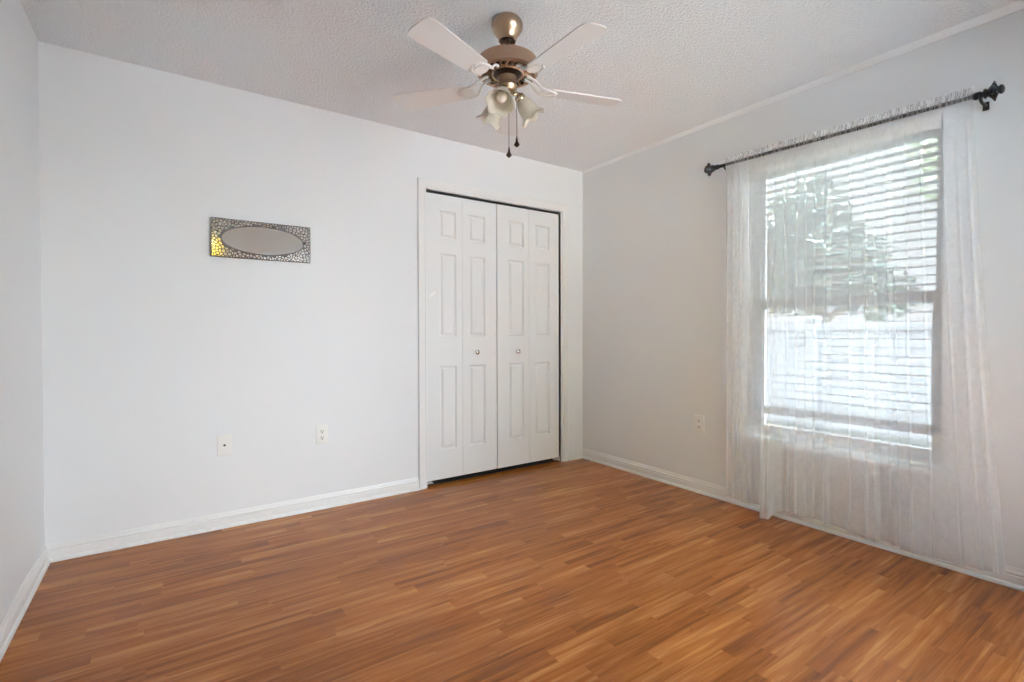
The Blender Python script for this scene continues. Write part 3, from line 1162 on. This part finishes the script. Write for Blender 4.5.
# three lamps
LZ = 2.106
for ang in (-15, 105, -135):
    a = va + radians(ang)
    # along +x outward; tilt down
    T = TF @ Matrix.Rotation(a, 4, 'Z')
    mb = MB()
    mb.tube([T @ Vector(q) for q in ((.026, 0, LZ + .008), (.040, 0, LZ + .016), (.050, 0, LZ + .014), (.056, 0, LZ + .004))], [.007, .0075, .0085, .010], 14)
    arm = mb.build('lamp_arm', M['gold'], fan, smooth=50)
    TS = T @ Matrix.Translation((.052, 0, LZ + .004)) @ Matrix.Rotation(radians(90 + 52), 4, 'Y')
    mb = MB(); mb.lathe([(.010, -.008), (.020, -.004), (.0235, .002), (.0245, .018), (.0225, .020), (.021, .020)], 32, TS)
    mb.build('lamp_socket', M['gold'], arm, smooth=50)
    # tulip glass: fluted wall, flared scalloped lip
    mb = MB()
    nb, nl = 72, 20
    prof = [(0, .0215), (.08, .0235), (.22, .031), (.4, .0375), (.58, .0410), (.72, .0425), (.84, .0465), (.93, .0530), (1.0, .0600)]

    def rad(t):
        for i in range(len(prof) - 1):
            if t <= prof[i + 1][0]:
                u = (t - prof[i][0]) / (prof[i + 1][0] - prof[i][0])
                u = u * u * (3 - 2 * u) * .5 + u * .5
                return prof[i][1] + (prof[i + 1][1] - prof[i][1]) * u
        return prof[-1][1]
    LS = .098
    outer, inner = [], []
    for i in range(nl + 1):
        t = i / nl
        ro, ri = [], []
        for q in range(nb):
            th = 2 * pi * q / nb
            sc = cos(6 * th)
            r_ = rad(t) * (1 + .055 * t * t * sc)
            zz = .010 + LS * t + .007 * t ** 4 * sc
            ro.append(mb.bm.verts.new(TS @ Vector((r_ * cos(th), r_ * sin(th), zz))))
            r3 = r_ - .0028 * (1 - .3 * t)
            ri.append(mb.bm.verts.new(TS @ Vector((r3 * cos(th), r3 * sin(th), zz + (.0 if i else .002)))))
        outer.append(ro); inner.append(ri)
    for i in range(nl):
        for q in range(nb):
            q2 = (q + 1) % nb
            mb.face((outer[i][q], outer[i][q2], outer[i + 1][q2], outer[i + 1][q]))
            mb.face((inner[i][q2], inner[i][q], inner[i + 1][q], inner[i + 1][q2]))
    for q in range(nb):
        q2 = (q + 1) % nb
        mb.face((outer[nl][q], outer[nl][q2], inner[nl][q2], inner[nl][q]))
        mb.face((outer[0][q2], outer[0][q], inner[0][q], inner[0][q2]))
    sh = mb.build('lamp_shade', M['shade'], fan, smooth=60)
    mb = MB(); mb.lathe([(.010, .012), (.012, .024), (.0145, .034), (.019, .048), (.0215, .060), (.0205, .072), (.0155, .082), (.008, .088), (.0004, .090)], 32, TS)
    mb.build('bulb', M['bulb'], sh, smooth=60)

# pull chains
vd = Vector((cos(va), sin(va), 0))
vr = Vector((-sin(va), cos(va), 0))
for lat, near, zt, zb in ((.006, .030, 2.118, 1.832), (.040, .010, 2.150, 1.884)):
    p = Vector((FXc, FYc, 0)) + vr * lat + vd * near
    mb = MB()
    if lat > .02:
        mb.tube([p + Vector((0, 0, zt)) - vr * .012, p + Vector((0, 0, zt)), p + Vector((0, 0, zt - .006))], .0028, 8)
    mb.tube([p + Vector((0, 0, zt)), p + Vector((0, 0, zb + .03))], .0013, 8)
    q = zt
    while q > zb + .032:
        mb.lathe([(.0004, -.0019), (.0018, -.001), (.0018, .001), (.0004, .0019)], 6, Matrix.Translation((p.x, p.y, q)))
        q -= .0048
    ch = mb.build('pull_chain', M['chain'], fan, smooth=60)
    mb = MB()
    mb.lathe([(.0004, .044), (.003, .042), (.003, .034), (.005, .031), (.0045, .026), (.0055, .021), (.010, .013), (.0125, .008), (.0115, .004), (.006, .001), (.0045, -.002), (.0004, -.004)], 20, Matrix.Translation((p.x, p.y, zb)))
    mb.build('pendant', M['pendant'], ch, smooth=60)

# ------------------------------------------------------------------ outside the window
mb = MB(); mb.box(-30, 40, -40, 40, -.35, -.14)
structure(mb.build('ground', M['grass'], smooth=0), 'lawn outside the window in front of the fence', 'lawn')
mb = MB(); mb.box(.14, 2.4, -14, 6, -.2, -.12, .01); mb.box(-12, .14, -14, YF - TH, -.2, -.12, .01)  # unseen pale slab added to bounce sunlight up to the ceiling
structure(mb.build('bounce_slab', M['concrete'], smooth=0), 'pale ground slab added along the house to bounce light indoors', 'bounce_slab')
mb = MB(); mb.box(-W - .6, .5, YF - TH - 1.35, YF - TH, H + .02, H + .12); mb.box(-W - .6, .5, YF - TH, .9, H + .13, H + .2)  # eave added to keep direct sun out of the rear window
structure(mb.build('added_roof', M['trim'], smooth=0), 'white eave added over the wall behind to block sun', 'added_roof')
fen = thing('fence', (3.0, -1, -.12), 'dark grey board fence outside across the lawn', 'fence')
mb = MB()
y = -8.0
while y < 7.0:
    mb.box(2.99, 3.015, y + .001, y + .149, -.08, 1.10, .004)
    y += .15
mb.build('boards', M['fence'], fen)
mb = MB(); mb.box(2.975, 3.03, -8, 7, 1.08, 1.16, .006); mb.box(2.975, 3.03, -8, 7, .0, .09, .006)
mb.build('rails', M['fence'], fen)
y = -8.0
while y <= 7.01:
    mb = MB(); mb.box(2.95, 3.06, y - .055, y + .055, -.12, 1.20, .006)
    mb.lathe([(.085, 1.20), (.085, 1.22), (.001, 1.27)], 4, Matrix.Translation((3.005, y, 0)) @ Matrix.Rotation(radians(45), 4, 'Z'), cap0=True)
    mb.build('post', M['fence'], fen)
    y += 2.5


def tree(loc, blobs, nleaf, size, m, label, seed):
    random.seed(seed)
    t = thing('leafy_tree', loc, label, 'tree', 'trees beyond the fence')
    x, y, z = loc
    mb = MB()
    mb.tube([(x, y, z), (x + .05, y + .03, z + .9), (x, y - .05, z + 1.7), (x + .05, y, z + 2.5)], [.16, .13, .11, .06], 12)
    for (bx, by, bz, br) in blobs:
        mb.tube([(x, y, z + 1.3), (x + bx * .5, y + by * .4, z + 1.2 + (bz - 1.2) * .6), (x + bx, y + by, z + bz)], [.07, .05, .02], 8)
    mb.build('trunk', M['bark'], t, smooth=60)
    mb = MB()
    tot = sum(b_[3] ** 2 for b_ in blobs)
    for (bx, by, bz, br) in blobs:
        for _ in range(int(nleaf * br * br / tot)):
            d = Vector((random.gauss(0, 1), random.gauss(0, 1), random.gauss(0, 1))).normalized() * br * random.random() ** .4
            c = Vector((x + bx, y + by, z + bz)) + d
            ax = Vector((random.gauss(0, 1), random.gauss(0, 1), random.gauss(0, .6))).normalized()
            sd = ax.orthogonal().normalized()
            sd.rotate(Matrix.Rotation(random.uniform(0, 6.28), 3, ax))
            s = size * random.uniform(.6, 1.2)
            nrm = ax.cross(sd)
            vs = [mb.bm.verts.new(c + q) for q in (-ax * s, sd * s * .42 + nrm * s * .1, ax * s, -sd * s * .42 + nrm * s * .1)]
            mb.face(vs)
    f = mb.build('foliage', m, t, smooth=0, recalc=False)
    return t


tree((5.9, .75, -.12), [(0, 0, 2.5, .75), (.1, .45, 2.9, .7), (-.1, -.45, 2.2, .65), (0, .5, 2.1, .65), (0, .1, 3.2, .6), (0, -.85, 1.75, .45), (0, 1.1, 2.4, .7)], 7000, .085, M['leaf'], 'dense dark leafy tree beyond the fence, farther from the camera', 3)
tree((6.4, -1.15, -.12), [(0, .2, 3.6, .6), (.1, -.35, 3.3, .7), (-.1, .3, 4.2, .7), (0, -.6, 3.9, .7), (0, 0, 2.9, .35)], 4200, .085, M['leaf2'], 'paler tree with a high crown beyond the fence, nearer the camera', 4)
